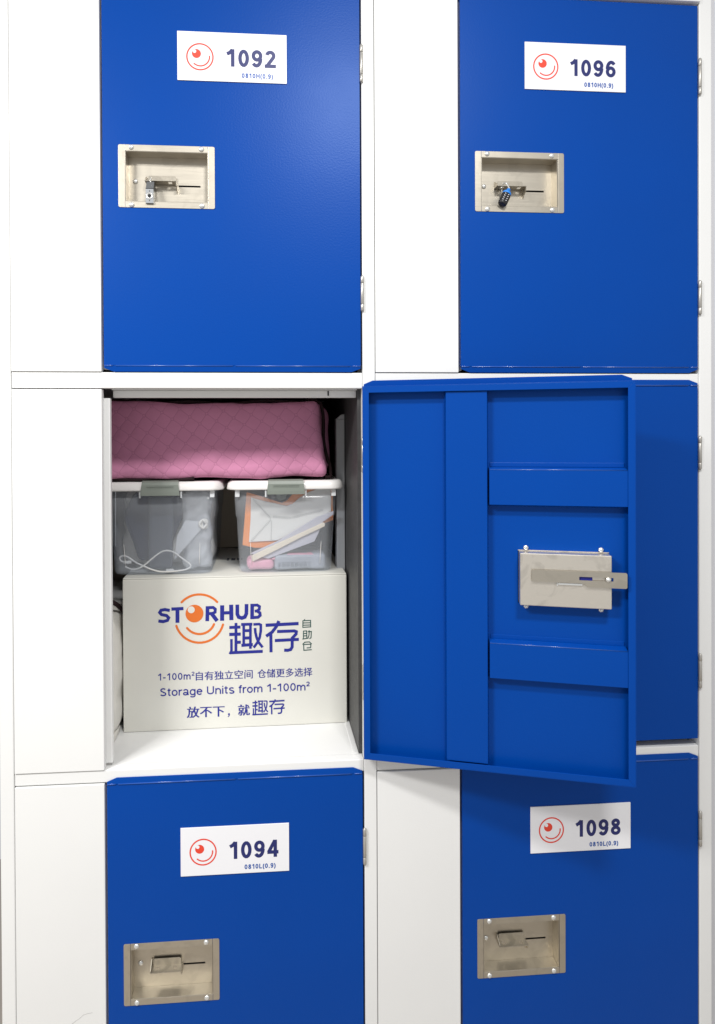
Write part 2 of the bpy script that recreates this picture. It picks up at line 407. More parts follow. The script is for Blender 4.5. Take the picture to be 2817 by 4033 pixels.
# ================================================================== LOCKERS
def dome(c, r, mb=None, axis=(0, -1, 0)):
    prof = [(r, 0.0)]+[(r*math.cos(R(a)), r*0.62*math.sin(R(a))) for a in (12, 32, 52, 72, 88)]
    return (mb or MB()).lathe(c, axis, prof, 14)
def hinge(door, z0, z1, ox, xf=None, yc=-0.0032):
    L = z1-z0; mb = MB(); x = 0.7191+ox
    for a, b in ((0, 0.19), (0.20, 0.80), (0.81, 1)):
        mb.lathe((x, yc, z0+a*L), (0, 0, 1), [(0.0036, 0), (0.0041, 0.0006), (0.0041, (b-a)*L-0.0006), (0.0036, (b-a)*L)], 12)
    mb.lathe((x, yc, z0-0.002), (0, 0, 1), [(0.0022, 0), (0.0022, L+0.004)], 8)
    mb.box(x+0.0020, x+0.0044, yc+0.0005, yc+0.0030, z0, z1)
    return mb.build('hinge', 'hinge', door)
def door_mesh(x0, x1, z0, z1, hole, t=0.025, s=0.0014, fl=0.014):
    mb = MB()
    if hole: mb.frame((x0, x1), (z0, z1), hole, 0.0, s)
    else: mb.box(x0, x1, 0.0, s, z0, z1)
    mb.box(x0, x0+s, s, t, z0, z1, 0.0004); mb.box(x1-s, x1, s, t, z0, z1, 0.0004)
    mb.box(x0+s, x1-s, s, t, z0, z0+s, 0.0004); mb.box(x0+s, x1-s, s, t, z1-s, z1, 0.0004)
    # inner return flanges, mitred at the corners
    a0, a1, b0, b1 = x0+s, x1-s, z0+s, z1-s
    for q in ([(a0, b0), (a0+fl, b0+fl), (a0+fl, b1-fl), (a0, b1)], [(a1, b0), (a1, b1), (a1-fl, b1-fl), (a1-fl, b0+fl)],
              [(a0, b0), (a1, b0), (a1-fl, b0+fl), (a0+fl, b0+fl)], [(a0, b1), (a0+fl, b1-fl), (a1-fl, b1-fl), (a1, b1)]):
        mb.prism(q, t-s, t+0.0002, 0.0005)
    return mb
def lip_mesh(x0, x1, z, up, hgt=0.0148, ch=0.0215):
    # flat pull lip with chamfered ends, bent a little back, above or below the door skin
    d = 1 if up else -1
    z0, z1, z2 = z+d*0.0008, z+d*0.0065, z+d*hgt
    mb = MB()
    prof = [(x0, z0), (x1, z0), (x1, z1), (x1-ch, z2), (x0+ch, z2), (x0, z1)]
    mb.prism(prof, -0.0012, 0.0008, 0.0005)
    mb.v = [(p[0], p[1]+abs(p[2]-z)*0.12, p[2]) for p in mb.v]
    return mb
def lock_box(root, x0, zb, ox, wall_d=0.030):
    """recessed stainless lock pocket set into the door: x0, zb are its lower left corner in the first column"""
    x0 += ox; W, H, f = 0.2205, 0.1446, 0.0155
    x1, z1 = x0+W, zb+H
    mb = MB()
    y0, y1 = -0.0014, -0.0001
    def flange(pts): mb.prism(pts, y0, y1, 0.0004)
    r = 0.0035
    flange([(x0+r, zb), (x0+f-0.0003, zb), (x0+f-0.0003, z1), (x0+r, z1), (x0+0.001, z1-0.001), (x0, z1-r), (x0, zb+r), (x0+0.001, zb+0.001)])
    flange([(x1-f+0.0003, zb), (x1-r, zb), (x1-0.001, zb+0.001), (x1, zb+r), (x1, z1-r), (x1-0.001, z1-0.001), (x1-r, z1), (x1-f+0.0003, z1)])
    flange([(x0+f+0.0003, z1-0.0145), (x1-f-0.0003, z1-0.0145), (x1-f-0.0003, z1), (x0+f+0.0003, z1)])
    flange([(x0+f+0.0003, zb), (x1-f-0.0003, zb), (x1-f-0.0003, zb+0.0140), (x0+f+0.0003, zb+0.0140)])
    a0, a1, b0, b1 = x0+f, x1-f, zb+0.0140, z1-0.0145
    s = 0.0010
    mb.box(a0+0.0005, a0+s+0.0005, y1, wall_d, b0, b1); mb.box(a1-s-0.0005, a1-0.0005, y1, wall_d, b0, b1)
    mb.box(a0+s+0.0006, a1-s-0.0006, y1-0.0008, wall_d, b1-s, b1, 0.0004); mb.box(a0+s+0.0006, a1-s-0.0006, y1-0.0008, wall_d, b0, b0+s, 0.0004)
    sx0, sx1, sz = x0+0.133, x0+0.1845, z1-0.0810
    mb.frame((a0+0.0007, a1-0.0007), (b0+0.0002, b1-0.0002), (sx0, sx1, sz-0.0021, sz+0.0021), wall_d, wall_d+0.001)
    lb = mb.build('lock_box', 'steel', root)
    # hasp: punched plate, ledge with two holes, side wings
    hx0, hx1, hz = x0+0.0585, x0+0.1295, z1-0.0785
    yb = wall_d-0.0012; yf = wall_d-0.024
    h = MB()
    h.prism([(hx0+0.004, hz), (hx1-0.001, hz), (hx1-0.001, hz+0.0155), (hx1-0.004, hz+0.0185), (hx0+0.007, hz+0.0185), (hx0+0.004, hz+0.0155)], yb-0.0042, yb-0.0024, 0.0005)
    def ledge(xa, xb): h.box(xa, xb, yf, yb, hz-0.0006, hz+0.0012, 0.0003)
    hw = 0.0042
    c1, c2 = hx0+0.015, hx1-0.014
    ym = (yf+yb)/2
    ledge(hx0, c1-hw); ledge(c1+hw, c2-hw); ledge(c2+hw, hx1)
    for c in (c1, c2):
        h.box(c-hw, c+hw, yf, ym-0.005, hz-0.0006, hz+0.0012); h.box(c-hw, c+hw, ym+0.005, yb, hz-0.0006, hz+0.0012)
    h.add([(hx0, yb, hz+0.018), (hx0, yf+0.001, hz+0.004), (hx0, yf+0.001, hz-0.0006), (hx0, yb, hz-0.0006),
           (hx0+0.0015, yb, hz+0.018), (hx0+0.0015, yf+0.001, hz+0.004), (hx0+0.0015, yf+0.001, hz-0.0006), (hx0+0.0015, yb, hz-0.0006)],
          [(0, 1, 2, 3), (7, 6, 5, 4), (0, 4, 5, 1), (1, 5, 6, 2), (2, 6, 7, 3), (3, 7, 4, 0)])
    h.add([(hx1, yb, hz+0.001), (hx1, yf+0.002, hz+0.001), (hx1, yf+0.004, hz-0.010), (hx1, yb, hz-0.021),
           (hx1+0.0015, yb, hz+0.001), (hx1+0.0015, yf+0.002, hz+0.001), (hx1+0.0015, yf+0.004, hz-0.010), (hx1+0.0015, yb, hz-0.021)],
          [(0, 1, 2, 3), (7, 6, 5, 4), (0, 4, 5, 1), (1, 5, 6, 2), (2, 6, 7, 3), (3, 7, 4, 0)])
    h.build('hasp', 'hasp', lb)
    for dx, dz in ((0.0295, 0.0062), (0.190, 0.0068), (0.0300, 0.1385), (0.191, 0.1378)):
        dome((x0+dx, y0-0.0001, z1-dz), 0.0062).build('rivet', 'bright', lb)
    dome((x0+0.0325, wall_d-0.0001, z1-0.072), 0.0062).build('rivet', 'bright', lb)
    return lb, (c1, ym, hz)
def number_plate(root, x0, z0, ox, num, code):
    x0 += ox; W, H = 0.2531, 0.1132
    pl = MB().box(x0, x0+W, -0.0024, -0.0004, z0, z0+H, 0.0003, 1).build('number_plate', 'plate', root)
    def P(u, v, lift): return (x0+u/1000, -0.0024-lift, z0+v/1000)
    cx, cy = 52.0, 55.0
    g = MB()
    g.ribbon(ell(cx, cy, 30.0, 30.0, 0, 360, 48), 3.2, P, 0.00025)
    g.disc((cx-8.0, cy+7.2), 10.4, P, 0.00025)
    g.ribbon(ell(cx+0.5, cy+0.5, 21.5, 21.5, 4, -131, 24), 3.0, P, 0.00027)
    for e in (4, -131): g.disc((cx+0.5+21.5*math.cos(R(e)), cy+0.5+21.5*math.sin(R(e))), 1.5, P, 0.00025, 12)
    g.build('smile_emblem', 'red', pl)
    MB().disc((cx-12.4, cy+12.3), 4.0, P, 0.0004).build('emblem_glint', 'plate', pl)
    write(num, 0.200, 111.5, 228.0, 35.0, 40.5, P, 0.00025, gap=0.10).build('numeral', 'navy', pl)
    write(code, 0.20, 148.0, 221.0, 9.5, 11.2, P, 0.00025, gap=0.13).build('size_code', 'midblue', pl)
    return pl
def locker(c, row, label, num=None, code=None, plate=None, boxz=None, opened=False):
    ox = c*PITCH
    pz = {1: (1.9768, 2.8845), 2: (1.0540, 1.9362), 3: (0.140, 1.0218)}[row]
    dz = {1: (1.9915, 2.8800), 2: (1.0695, 1.9412), 3: (0.150, 1.0207)}[row]
    if row == 2 and c == 1: dz = (1.0715, 1.9455)
    hz = {1: ((2.662, 2.748), (2.122, 2.203)), 2: ((1.740, 1.820), (1.199, 1.281)), 3: ((0.8055, 0.8895), (0.262, 0.345))}[row]
    root = thing('storage_locker', label, 'locker', (0.31+ox, 0.0, pz[0]), 'blue-doored lockers in the white frame')
    # fixed white panel beside the door: front sheet with folded edges
    MB().box(XPL+ox, XPR+ox, 0.0, 0.0195, pz[0], pz[1], 0.0011).build('side_panel', 'white', root)
    MB().box(XPR-0.02+ox, 0.1264+ox, 0.0200, 0.0345, pz[0]+0.0065, pz[1]-0.0195 if row == 2 else pz[1]-0.004, 0.0012).build('door_jamb', 'white', root)
    xf = None
    if opened:
        al = R(16.2); e = Vector((math.cos(al), -math.sin(al), 0)); n = Vector((-math.sin(al), -math.cos(al), 0))
        Hh = Vector((0.7140, -0.0285, 0))
        def xf(p):
            u = (XDR-p.x)*0.980
            q = Hh+e*u-n*(0.025-p.y)
            return Vector((q.x, q.y, p.z))
    hole = None
    if boxz is not None or opened:
        zb = boxz if boxz is not None else 1.4355
        hole = (0.1536+0.013+ox, 0.3741-0.013+ox, zb+0.0125, zb+0.1446-0.013)
    dr = door_mesh(XDL+ox, XDR+ox, dz[0], dz[1], hole).build('door', 'blue', root, xf)
    lip_mesh(XDL+ox+0.0004, XDR+ox-0.0004, dz[0] if row == 1 else dz[1], row != 1).build('pull_lip', 'blue', dr, xf)
    fz = dz[0]-0.0008 if row == 1 else dz[1]+0.0008
    cut = [XDL+ox+0.001, XDL+ox+0.020, XDL+ox+0.026, (XDL+XDR)/2+ox-0.003, (XDL+XDR)/2+ox+0.003, XDR+ox-0.026, XDR+ox-0.020, XDR+ox-0.001]
    for q in range(0, 8, 2):
        MB().tube([(cut[q], -0.0008, fz), (cut[q+1], -0.0008, fz)], 0.0016, 10).build('fold_highlight_bead', 'bluehighlight', dr, xf)  # bead added along the fold to draw its bright highlight line
    for a, b in hz:
        hinge(dr, a, b, ox)
    if plate: number_plate(root, plate[0], plate[1], ox, num, code)
    spot = None
    if boxz is not None: _, spot = lock_box(root, 0.1536, boxz, ox)
    if opened:
        # pressed stiffening channels spot-welded to the inside of the open door
        def chan(x0, x1, z0, z1, d0=0.0015, d1=0.0135, sl=0.004, vert=False):
            ax, az = (sl, 0.0) if vert else (0.0, sl)
            v = [(x0, d0, z0), (x1, d0, z0), (x1, d0, z1), (x0, d0, z1), (x0+ax, d1, z0+az), (x1-ax, d1, z0+az), (x1-ax, d1, z1-az), (x0+ax, d1, z1-az)]
            return MB().add(v, [(0, 1, 2, 3), (4, 7, 6, 5), (0, 4, 5, 1), (1, 5, 6, 2), (2, 6, 7, 3), (3, 7, 4, 0)])
        k = 1/0.98
        X = lambda u: XDR-u*k
        chan(X(0.2835), X(0.186), dz[0]+0.0165, dz[1]-0.0165, vert=True, d1=0.0205).build('stiffener', 'blue', dr, xf)
        for z0, z1 in ((1.6655, 1.7540), (1.2765, 1.3650)):
            chan(X(0.5700), X(0.2845), z0, z1, d1=0.0228, sl=0.005).build('stiffener', 'blue', dr, xf)
            MB().tube([(X(0.5695), 0.0222, z1-0.0052), (X(0.2850), 0.0222, z1-0.0052)], 0.0013, 8).build('fold_highlight_bead', 'bluehighlight', dr, xf)  # bead added to draw the highlight on the channel's top edge
        for z in (1.7640, 1.3745):
            MB().box(X(0.568), X(0.287), 0.0014, 0.0034, z-0.010, z, 0.0008).build('weld_flange', 'blue', dr, xf)
        # back of the lock pocket with its slide bolt
        bx0, bx1, bz0, bz1 = 0.1536+0.0145, 0.3741-0.0145, zb+0.0145, zb+0.1446-0.0145
        lb = MB().box(bx0, bx1, 0.0005, 0.0310, bz0, bz1, 0.0022, 3).box(bx0-0.001, bx1+0.001, 0.0016, 0.0028, bz1+0.0004, bz1+0.0024).build('lock_box', 'zinc', root, xf)
        pu0, pu1 = 0.1386, 0.3352
        zt, zm, zl = zb+0.0955, zb+0.0695, zb+0.0620
        ps = [(pu1, zt), (pu1, zm), (0.2265, zm), (0.2195, zl), (pu0+0.0025, zl), (pu0, zl+0.0025), (pu0, zt-0.0025), (pu0+0.0025, zt)]
        # bolt plate is cut by a slot: build it as the pieces round the slot
        s0, s1, sa, sb = 0.1665, 0.2362, zb+0.0764, zb+0.0840
        bp = MB()
        bp.prism([(pu1, zt), (pu1, zm), (s1, zm), (s1, zt)], 0.0345, 0.0365)
        bp.prism([(s1, zt), (s1, sb), (s0, sb), (s0, zt)], 0.0345, 0.0365)
        bp.prism([(s1, sa), (s1, zm), (0.2265, zm), (0.2195, zl), (s0, zl), (s0, sa)], 0.0345, 0.0365)
        bp.prism([(s0, zt), (s0, zl), (pu0+0.0025, zl), (pu0, zl+0.0025), (pu0, zt-0.0025), (pu0+0.0025, zt)], 0.0345, 0.0365)
        bp.build('slide_bolt', 'steel', lb, xf)
        MB().box(0.2082, s1+0.001, 0.0312, 0.0318, sa-0.001, sb+0.001).build('bolt_slot', 'boxblue', lb, xf)
        MB().lathe((0.1770, 0.0310, zb+0.0800), (0, 1, 0), [(0.0030, 0), (0.0030, 0.0055), (0.0055, 0.0056), (0.0055, 0.0085), (0.0040, 0.0092), (0.0026, 0.0092), (0.0026, 0.0112), (0.0018, 0.0118)], 6).build('stud_nut', 'bright', lb, xf)
        MB().box(0.2800, 0.2822, 0.0312, 0.0330, zm-0.0085, zm-0.0006).box(0.2295, 0.2795, 0.0312, 0.0345, zm-0.0050, zm-0.0010).build('guide_tab', 'bright', lb, xf)
        for dx, dzz in ((0.0305, 0.1446-0.0068), (0.190, 0.1446-0.0068), (0.0305, 0.0068), (0.190, 0.0068)):
            MB().lathe((0.1536+dx, 0.0015, zb+dzz), (0, 1, 0), [(0.0058, 0), (0.0058, 0.0045), (0.0045, 0.0052), (0.0030, 0.0052), (0.0030, 0.0090), (0.0022, 0.0096)], 6).build('bolt_end', 'bright', lb, xf)
    return root, spot
def scratch(root, pts, w):
    P = lambda u, v, lift: (u, -0.0002-lift, v)
    return MB().ribbon(pts, w, P, 0.0001).build('scratch', 'stitch', root)
L92, spot92 = locker(0, 1, 'blue locker whose plate reads 1092, closed with a small silver padlock', '1092', '0810H(0.9)', (0.2897, 2.6515), 2.3552)
L96, spot96 = locker(1, 1, 'blue locker whose plate reads 1096, closed with a black and blue combination padlock', '1096', '0810H(0.9)', (0.2766, 2.6602), 2.3635)
locker(0, 2, 'open locker packed with boxes and a pink bag, its blue door swung wide', opened=True)
locker(1, 2, 'closed blue locker mostly hidden behind the swung open door', None, None)
L94, _ = locker(0, 3, 'blue locker whose plate reads 1094, lock pocket without a padlock', '1094', '0810L(0.9)', (0.2859, 0.7990), 0.5030)
locker(1, 3, 'blue locker whose plate reads 1098, shaded above by the open door', '1098', '0810L(0.9)', (0.2864, 0.8080), 0.5100)
scratch(L94, [(0.034, 0.468), (0.0442, 0.4762), (0.0511, 0.4800), (0.0615, 0.4886), (0.0701, 0.4909), (0.0816, 0.4924)], 0.0005)

# ================================================================== PADLOCKS (hang in the hasps)
def padlock_silver(c):
    x, y, z = c
    x -= 0.002
    root = thing('padlock', 'small silver keyed padlock hanging in the lock pocket of locker 1092', 'padlock', (x, y-0.006, z-0.056), 'padlocks hanging from the hasps')
    sh = MB().tube([(x+0.0, y+0.006, z-0.016), (x, y+0.006, z+0.004), (x, y+0.003, z+0.0095), (x, y-0.004, z+0.0095), (x, y-0.008, z+0.004), (x, y-0.010, z-0.010)], 0.0021, 8)
    sh.build('shackle', 'bright', root)
    yo = y-0.006
    pts = [(-0.010, -0.008), (0.010, -0.008), (0.010, 0.0)]
    # body: block with a sloping shoulder, leaning slightly out of the pocket
    prof = [(yo-0.004, z-0.002), (yo-0.016, z-0.024), (yo-0.018, z-0.057), (yo+0.004, z-0.057), (yo+0.008, z-0.004)]
    bm = MB()
    hw = 0.0088
    bm.add([(x-hw, a, b) for a, b in prof]+[(x+hw, a, b) for a, b in prof],
           [(0, 1, 2, 3, 4), (9, 8, 7, 6, 5)]+[(i, (i+1) % 5, 5+(i+1) % 5, 5+i) for i in range(5)])
    body = bm.build('body', 'gunmetal', root)
    MB().box(x-hw-0.0003, x+hw+0.0003, yo-0.0165, yo-0.0035, z-0.0235, z-0.0225).build('shoulder_seam', 'black', body)
    nrm = Vector((0, -1, -0.06))
    MB().lathe((x, yo-0.0172, z-0.0405), nrm, [(0.0078, 0), (0.0078, 0.0012), (0.0066, 0.0016), (0.0060, 0.0008), (0.0042, 0.0008)], 18).build('cylinder', 'bright', body)
    MB().lathe((x, yo-0.0180, z-0.0405), nrm, [(0.0040, 0), (0.0040, 0.0006)], 12).build('keyhole', 'black', body)
    for dz in (0.029, 0.0515):
        MB().lathe((x, yo-0.0168-(dz-0.029)*0.06, z-dz), nrm, [(0.0011, 0), (0.0011, 0.0004)], 8).build('pin_hole', 'black', body)
def padlock_combination(c):
    x, y, z = c
    x += 0.0035
    root = thing('padlock', 'black combination padlock with blue top hanging in the lock pocket of locker 1096', 'padlock', (x, y-0.008, z-0.06), 'padlocks hanging from the hasps')
    ax = Vector((-0.46, -0.30, -0.84)).normalized()
    side = Vector((0.9, 0.0, -0.48)).normalized(); fw = ax.cross(side).normalized()
    if fw.y > 0: fw = -fw
    p0 = Vector((x+0.008, y-0.013, z-0.010))
    def rings(prof, rx, ry):
        return [[p0+ax*h+side*(rx*k*math.cos(2*math.pi*i/20))+fw*(ry*k*math.sin(2*math.pi*i/20)) for i in range(20)] for k, h in prof]
    body = MB().loft(rings([(0.80, 0.0165), (0.98, 0.0175), (1.0, 0.0200), (1.0, 0.0465), (0.93, 0.0490), (0.7, 0.0500)], 0.0108, 0.0085)).build('body', 'black', root)
    MB().loft(rings([(0.32, -0.002), (0.42, 0.0), (0.46, 0.007), (0.92, 0.0105), (1.02, 0.0140), (0.98, 0.0172)], 0.0108, 0.0085)).build('cap', 'lockblue', root)
    for h in (0.0225, 0.0290, 0.0355, 0.0420):
        MB().loft(rings([(1.01, h-0.0020), (1.06, h-0.0014), (1.06, h+0.0014), (1.01, h+0.0020)], 0.0108, 0.0085)).build('number_wheel', 'black', body)
        for s_, w_ in ((-0.42, 0.0022), (0.30, 0.0022)):
            a = p0+ax*h+side*(0.0108*1.07*s_)+fw*(0.0085*1.07*math.sqrt(1-s_*s_)+0.0002)
            t1 = ax*0.0009; t2 = side*w_*0.5
            MB().add([a-t1-t2, a-t1+t2, a+t1+t2, a+t1-t2], [(0, 1, 2, 3)]).build('wheel_numeral', 'plate', body)
    q = p0-side*0.0075
    sh = [p0+ax*0.0, p0-ax*0.004, Vector((x+0.004, y-0.010, z+0.006)), Vector((x-0.001, y-0.004, z+0.009)), Vector((x-0.003, y+0.001, z+0.003)), Vector((x-0.005, y-0.002, z-0.012)), q+ax*0.016]
    MB().tube(sh, 0.0021, 8).build('shackle', 'bright', root)
padlock_silver(spot92)
padlock_combination(spot96)

# ================================================================== CARTON WITH PRINT
BX0, BY0, BZ0, BW, BH, BD = 0.1145, 0.186, 1.0527, 0.5905, 0.4035, 0.42
rot = R(0.9)
ct = thing('cardboard_box', 'pale grey cardboard storage box printed with blue and orange lettering on the open locker shelf', 'box', (BX0+BW/2, BY0+BD/2, BZ0))
def bxf(p):
    # small turn of the whole box about its front left corner
    dx, dy = p.x-BX0, p.y-BY0
    return Vector((BX0+dx*math.cos(rot)-dy*math.sin(rot), BY0+dx*math.sin(rot)+dy*math.cos(rot), p.z))
MB().box(BX0, BX0+BW, BY0, BY0+BD, BZ0, BZ0+BH-0.004, 0.0022).build('carton_body', 'carton', ct, bxf)
for y0, y1 in ((BY0+0.0008, BY0+BD/2-0.001), (BY0+BD/2+0.001, BY0+BD-0.0008)):
    MB().box(BX0+0.0008, BX0+BW-0.0008, y0, y1, BZ0+BH-0.0036, BZ0+BH, 0.0012).build('top_flap', 'carton', ct, bxf)
def BP(u, v, lift): return (BX0+u/1000, BY0-0.0002-lift, BZ0+v/1000*(BH/0.405))
def strokes(S, P=BP, lift=0.0003):
    mb = MB()
    for k, (pts, w) in enumerate(S): mb.ribbon(pts, w, P, lift+0.00004*(k % 6))
    return mb
STORHUB = [([(121.3, 318.2), (108.3, 320.8), (98.7, 319.3), (95.2, 313.4), (99.8, 307.9), (112.7, 304.8), (118.3, 298.8), (115.1, 292.0), (104.6, 289.2), (91.7, 291.1)], 8.2), ([(125.5, 321.5), (156.8, 322.2)], 8.5), ([(141.1, 321.7), (141.0, 284.9)], 10.1), ([(219.5, 326.5), (218.4, 286.9)], 9.6), ([(219.5, 322.6), (234.0, 322.8), (239.7, 318.1), (239.1, 310.1), (232.7, 307.1), (220.0, 306.6)], 7.7), ([(228.7, 308.4), (244.5, 286.7)], 10.1), ([(257.8, 327.8), (257.4, 286.7)], 10.6), ([(281.4, 328.6), (281.8, 287.7)], 10.6), ([(257.5, 307.3), (281.6, 307.7)], 8.5), ([(297.6, 328.5), (297.5, 303.1), (301.3, 294.9), (309.3, 292.2), (317.3, 294.8), (321.4, 303.5), (322.1, 329.2)], 9.6), ([(337.0, 329.5), (336.4, 288.5)], 9.6), ([(337.0, 325.5), (350.3, 325.8), (356.4, 321.5), (355.5, 314.3), (350.1, 310.5), (343.7, 309.4)], 7.4), ([(350.1, 309.7), (357.0, 304.9), (357.9, 298.1), (352.5, 293.2), (336.5, 292.5)], 8.0)]
QU = [([(293.9, 279.7), (293.2, 201.9)], 7.5), ([(276.3, 268.1), (305.4, 268.4)], 7.8), ([(276.0, 249.6), (306.2, 249.5)], 8.4), ([(293.6, 227.9), (306.3, 228.0)], 8.1), ([(281.6, 237.0), (281.6, 205.4)], 6.6), ([(278.9, 200.7), (364.2, 201.5)], 7.8), ([(276.5, 197.3), (282.0, 207.6)], 5.4), ([(307.5, 275.1), (337.0, 275.1)], 7.5), ([(314.2, 275.6), (313.9, 219.1)], 6.9), ([(332.0, 274.9), (331.6, 209.6)], 6.9), ([(313.9, 258.3), (331.8, 258.3)], 7.5), ([(313.9, 238.7), (331.5, 238.7)], 8.1), ([(307.9, 219.3), (338.0, 220.5)], 8.1), ([(339.7, 274.4), (355.1, 274.7), (359.5, 272.3), (359.3, 256.4), (356.3, 238.4), (349.8, 225.1), (340.3, 212.2)], 6.9), ([(344.1, 264.6), (345.1, 252.5), (348.2, 238.8), (353.1, 226.5), (363.9, 212.1)], 6.9)]
CUN = [([(372.3, 271.0), (460.3, 272.9)], 8.7), ([(407.7, 281.4), (401.0, 266.9), (389.4, 252.2), (373.4, 241.5)], 8.4), ([(386.0, 249.3), (386.3, 198.1)], 8.1), ([(402.7, 253.2), (448.6, 253.4), (454.1, 251.1), (453.4, 245.0), (441.5, 232.6)], 8.1), ([(396.6, 229.2), (460.8, 230.3)], 8.1), ([(442.9, 230.3), (442.7, 210.5), (438.8, 203.7), (431.1, 201.9), (421.3, 202.6)], 8.1)]
ZI = [([(471.1, 280.0), (492.5, 280.3), (492.7, 262.9), (471.6, 262.2), (471.9, 280.0)], 2.5), ([(472.2, 274.1), (492.4, 273.9)], 2.5), ([(472.1, 268.0), (492.3, 268.0)], 2.5), ([(477.3, 283.9), (474.9, 280.0)], 2.5), ([(473.0, 230.8), (473.3, 252.1), (481.9, 252.4), (482.2, 232.4)], 2.5), ([(473.2, 245.4), (481.8, 245.7)], 2.5), ([(473.1, 239.0), (481.7, 239.3)], 2.5), ([(470.4, 230.6), (483.7, 232.5)], 2.5), ([(484.9, 250.1), (494.4, 250.4), (493.5, 233.5), (489.2, 231.1)], 2.5), ([(488.6, 253.9), (488.1, 240.6), (484.6, 231.3)], 2.5), ([(470.6, 216.0), (476.8, 222.1), (489.1, 222.5), (495.4, 216.5)], 2.5), ([(473.2, 215.9), (493.1, 216.3), (492.2, 206.9), (481.8, 206.4)], 2.5), ([(473.7, 215.9), (474.1, 200.3), (495.2, 201.3)], 2.5)]
ORANGE = [([(151.9, 338.7), (157.6, 344.2), (164.1, 348.9), (171.1, 352.7), (178.5, 355.6), (186.2, 357.5), (194.2, 358.3), (202.2, 358.2), (210.2, 357.0), (218.0, 354.9), (225.5, 351.7), (232.5, 347.6), (239.0, 342.7), (244.8, 336.9)], 5.8), ([(138.0, 276.9), (141.0, 268.7), (145.2, 261.0), (150.3, 253.9), (156.2, 247.5), (163.0, 242.0), (170.4, 237.5), (178.3, 234.0), (186.7, 231.6), (195.2, 230.4), (203.8, 230.3), (212.3, 231.5), (220.6, 233.8), (228.4, 237.2), (235.7, 241.7), (242.3, 247.1), (248.1, 253.5), (253.0, 260.6), (256.9, 268.3), (259.6, 276.5)], 5.8), ([(165.9, 270.2), (170.3, 265.1), (175.4, 260.8), (181.1, 257.4), (187.3, 254.9), (193.8, 253.5), (200.4, 253.1), (207.0, 253.9), (213.3, 255.7), (219.2, 258.5), (224.6, 262.3), (229.3, 266.9), (233.2, 272.2), (236.1, 278.2)], 5.8)]

for a, b in ((0, 1), (1, 3), (3, 6), (6, 9), (9, 10), (10, 13)): strokes(STORHUB[a:b]).build('brand_letter', 'boxblue', ct, bxf)
for S in (QU, CUN): strokes(S).build('brand_character', 'boxblue', ct, bxf)
for a, b in ((0, 4), (4, 10), (10, 13)): strokes(ZI[a:b]).build('side_character', 'boxgreen', ct, bxf)
og = strokes(ORANGE)
for pts, w in ORANGE:
    for p in (pts[0], pts[-1]): og.disc(p, w/2, BP, 0.00025, 12)
og.disc((185.3, 307.9), 23.4, BP, 0.0003)
og.build('smile_emblem', 'boxorange', ct, bxf)
MB().disc((176.9, 318.3), 9.1, BP, 0.0006).build('emblem_glint', 'carton', ct, bxf)
write('1-100m', 0.15, 89.0, 174.0, 133.8, 18.2, BP, 0.0003, gap=0.17, sans=True).build('printed_line', 'boxblue', ct, bxf)
write('²', 0.10, 177.0, 184.5, 133.8, 18.2, BP, 0.0003).build('printed_line', 'boxblue', ct, bxf)
text_mesh('自有独立空间', 188.0, 337.0, 130.0, 153.5, BP, 0.0003, bold=0.3).build('printed_line', 'boxblue', ct, bxf)
text_mesh('仓储更多选择', 350.0, 496.5, 130.0, 153.5, BP, 0.0003, bold=0.3).build('printed_line', 'boxblue', ct, bxf)
write('Storage', 0.15, 94.0, 205.0, 92.0, 21.2, BP, 0.0003, gap=0.11, sans=True).build('printed_line', 'boxblue', ct, bxf)
write('Units', 0.15, 216.0, 289.0, 92.0, 21.2, BP, 0.0003, gap=0.11, sans=True).build('printed_line', 'boxblue', ct, bxf)
write('from', 0.15, 300.0, 363.0, 92.0, 21.2, BP, 0.0003, gap=0.11, sans=True).build('printed_line', 'boxblue', ct, bxf)
write('1-100m', 0.15, 374.0, 478.0, 92.0, 21.2, BP, 0.0003, gap=0.11, sans=True).build('printed_line', 'boxblue', ct, bxf)
write('²', 0.11, 480.5, 489.5, 92.0, 21.2, BP, 0.0003).build('printed_line', 'boxblue', ct, bxf)
text_mesh('放不下', 164.5, 262.0, 31.5, 61.0, BP, 0.0003, bold=0.8).build('printed_line', 'boxblue', ct, bxf)
MB().disc((274.0, 37.0), 2.6, BP, 0.0003, 14).ribbon([(275.6, 37.5), (274.6, 33.0), (271.5, 30.0)], 2.2, BP, 0.00034).build('printed_line', 'boxblue', ct, bxf)
text_mesh('就', 298.5, 328.5, 31.5, 61.0, BP, 0.0003, bold=0.8).build('printed_line', 'boxblue', ct, bxf)
small = [([(336+(a-276)*0.465, 31.0+(b-197)*0.475) for a, b in pts], w*0.47) for pts, w in QU+CUN]
strokes(small).build('printed_line', 'boxblue', ct, bxf)
# printed marks on top of the carton between the bins
tp = MB()
for k, (a, b) in enumerate(((0.385, 0.012), (0.402, 0.008), (0.414, 0.004), (0.372, 0.006))):
    tp.box(a, a+b, 0.40, 0.43+0.004*(k % 2), BZ0+BH+0.0001, BZ0+BH+0.0004)
tp.build('top_print', 'ink', ct)

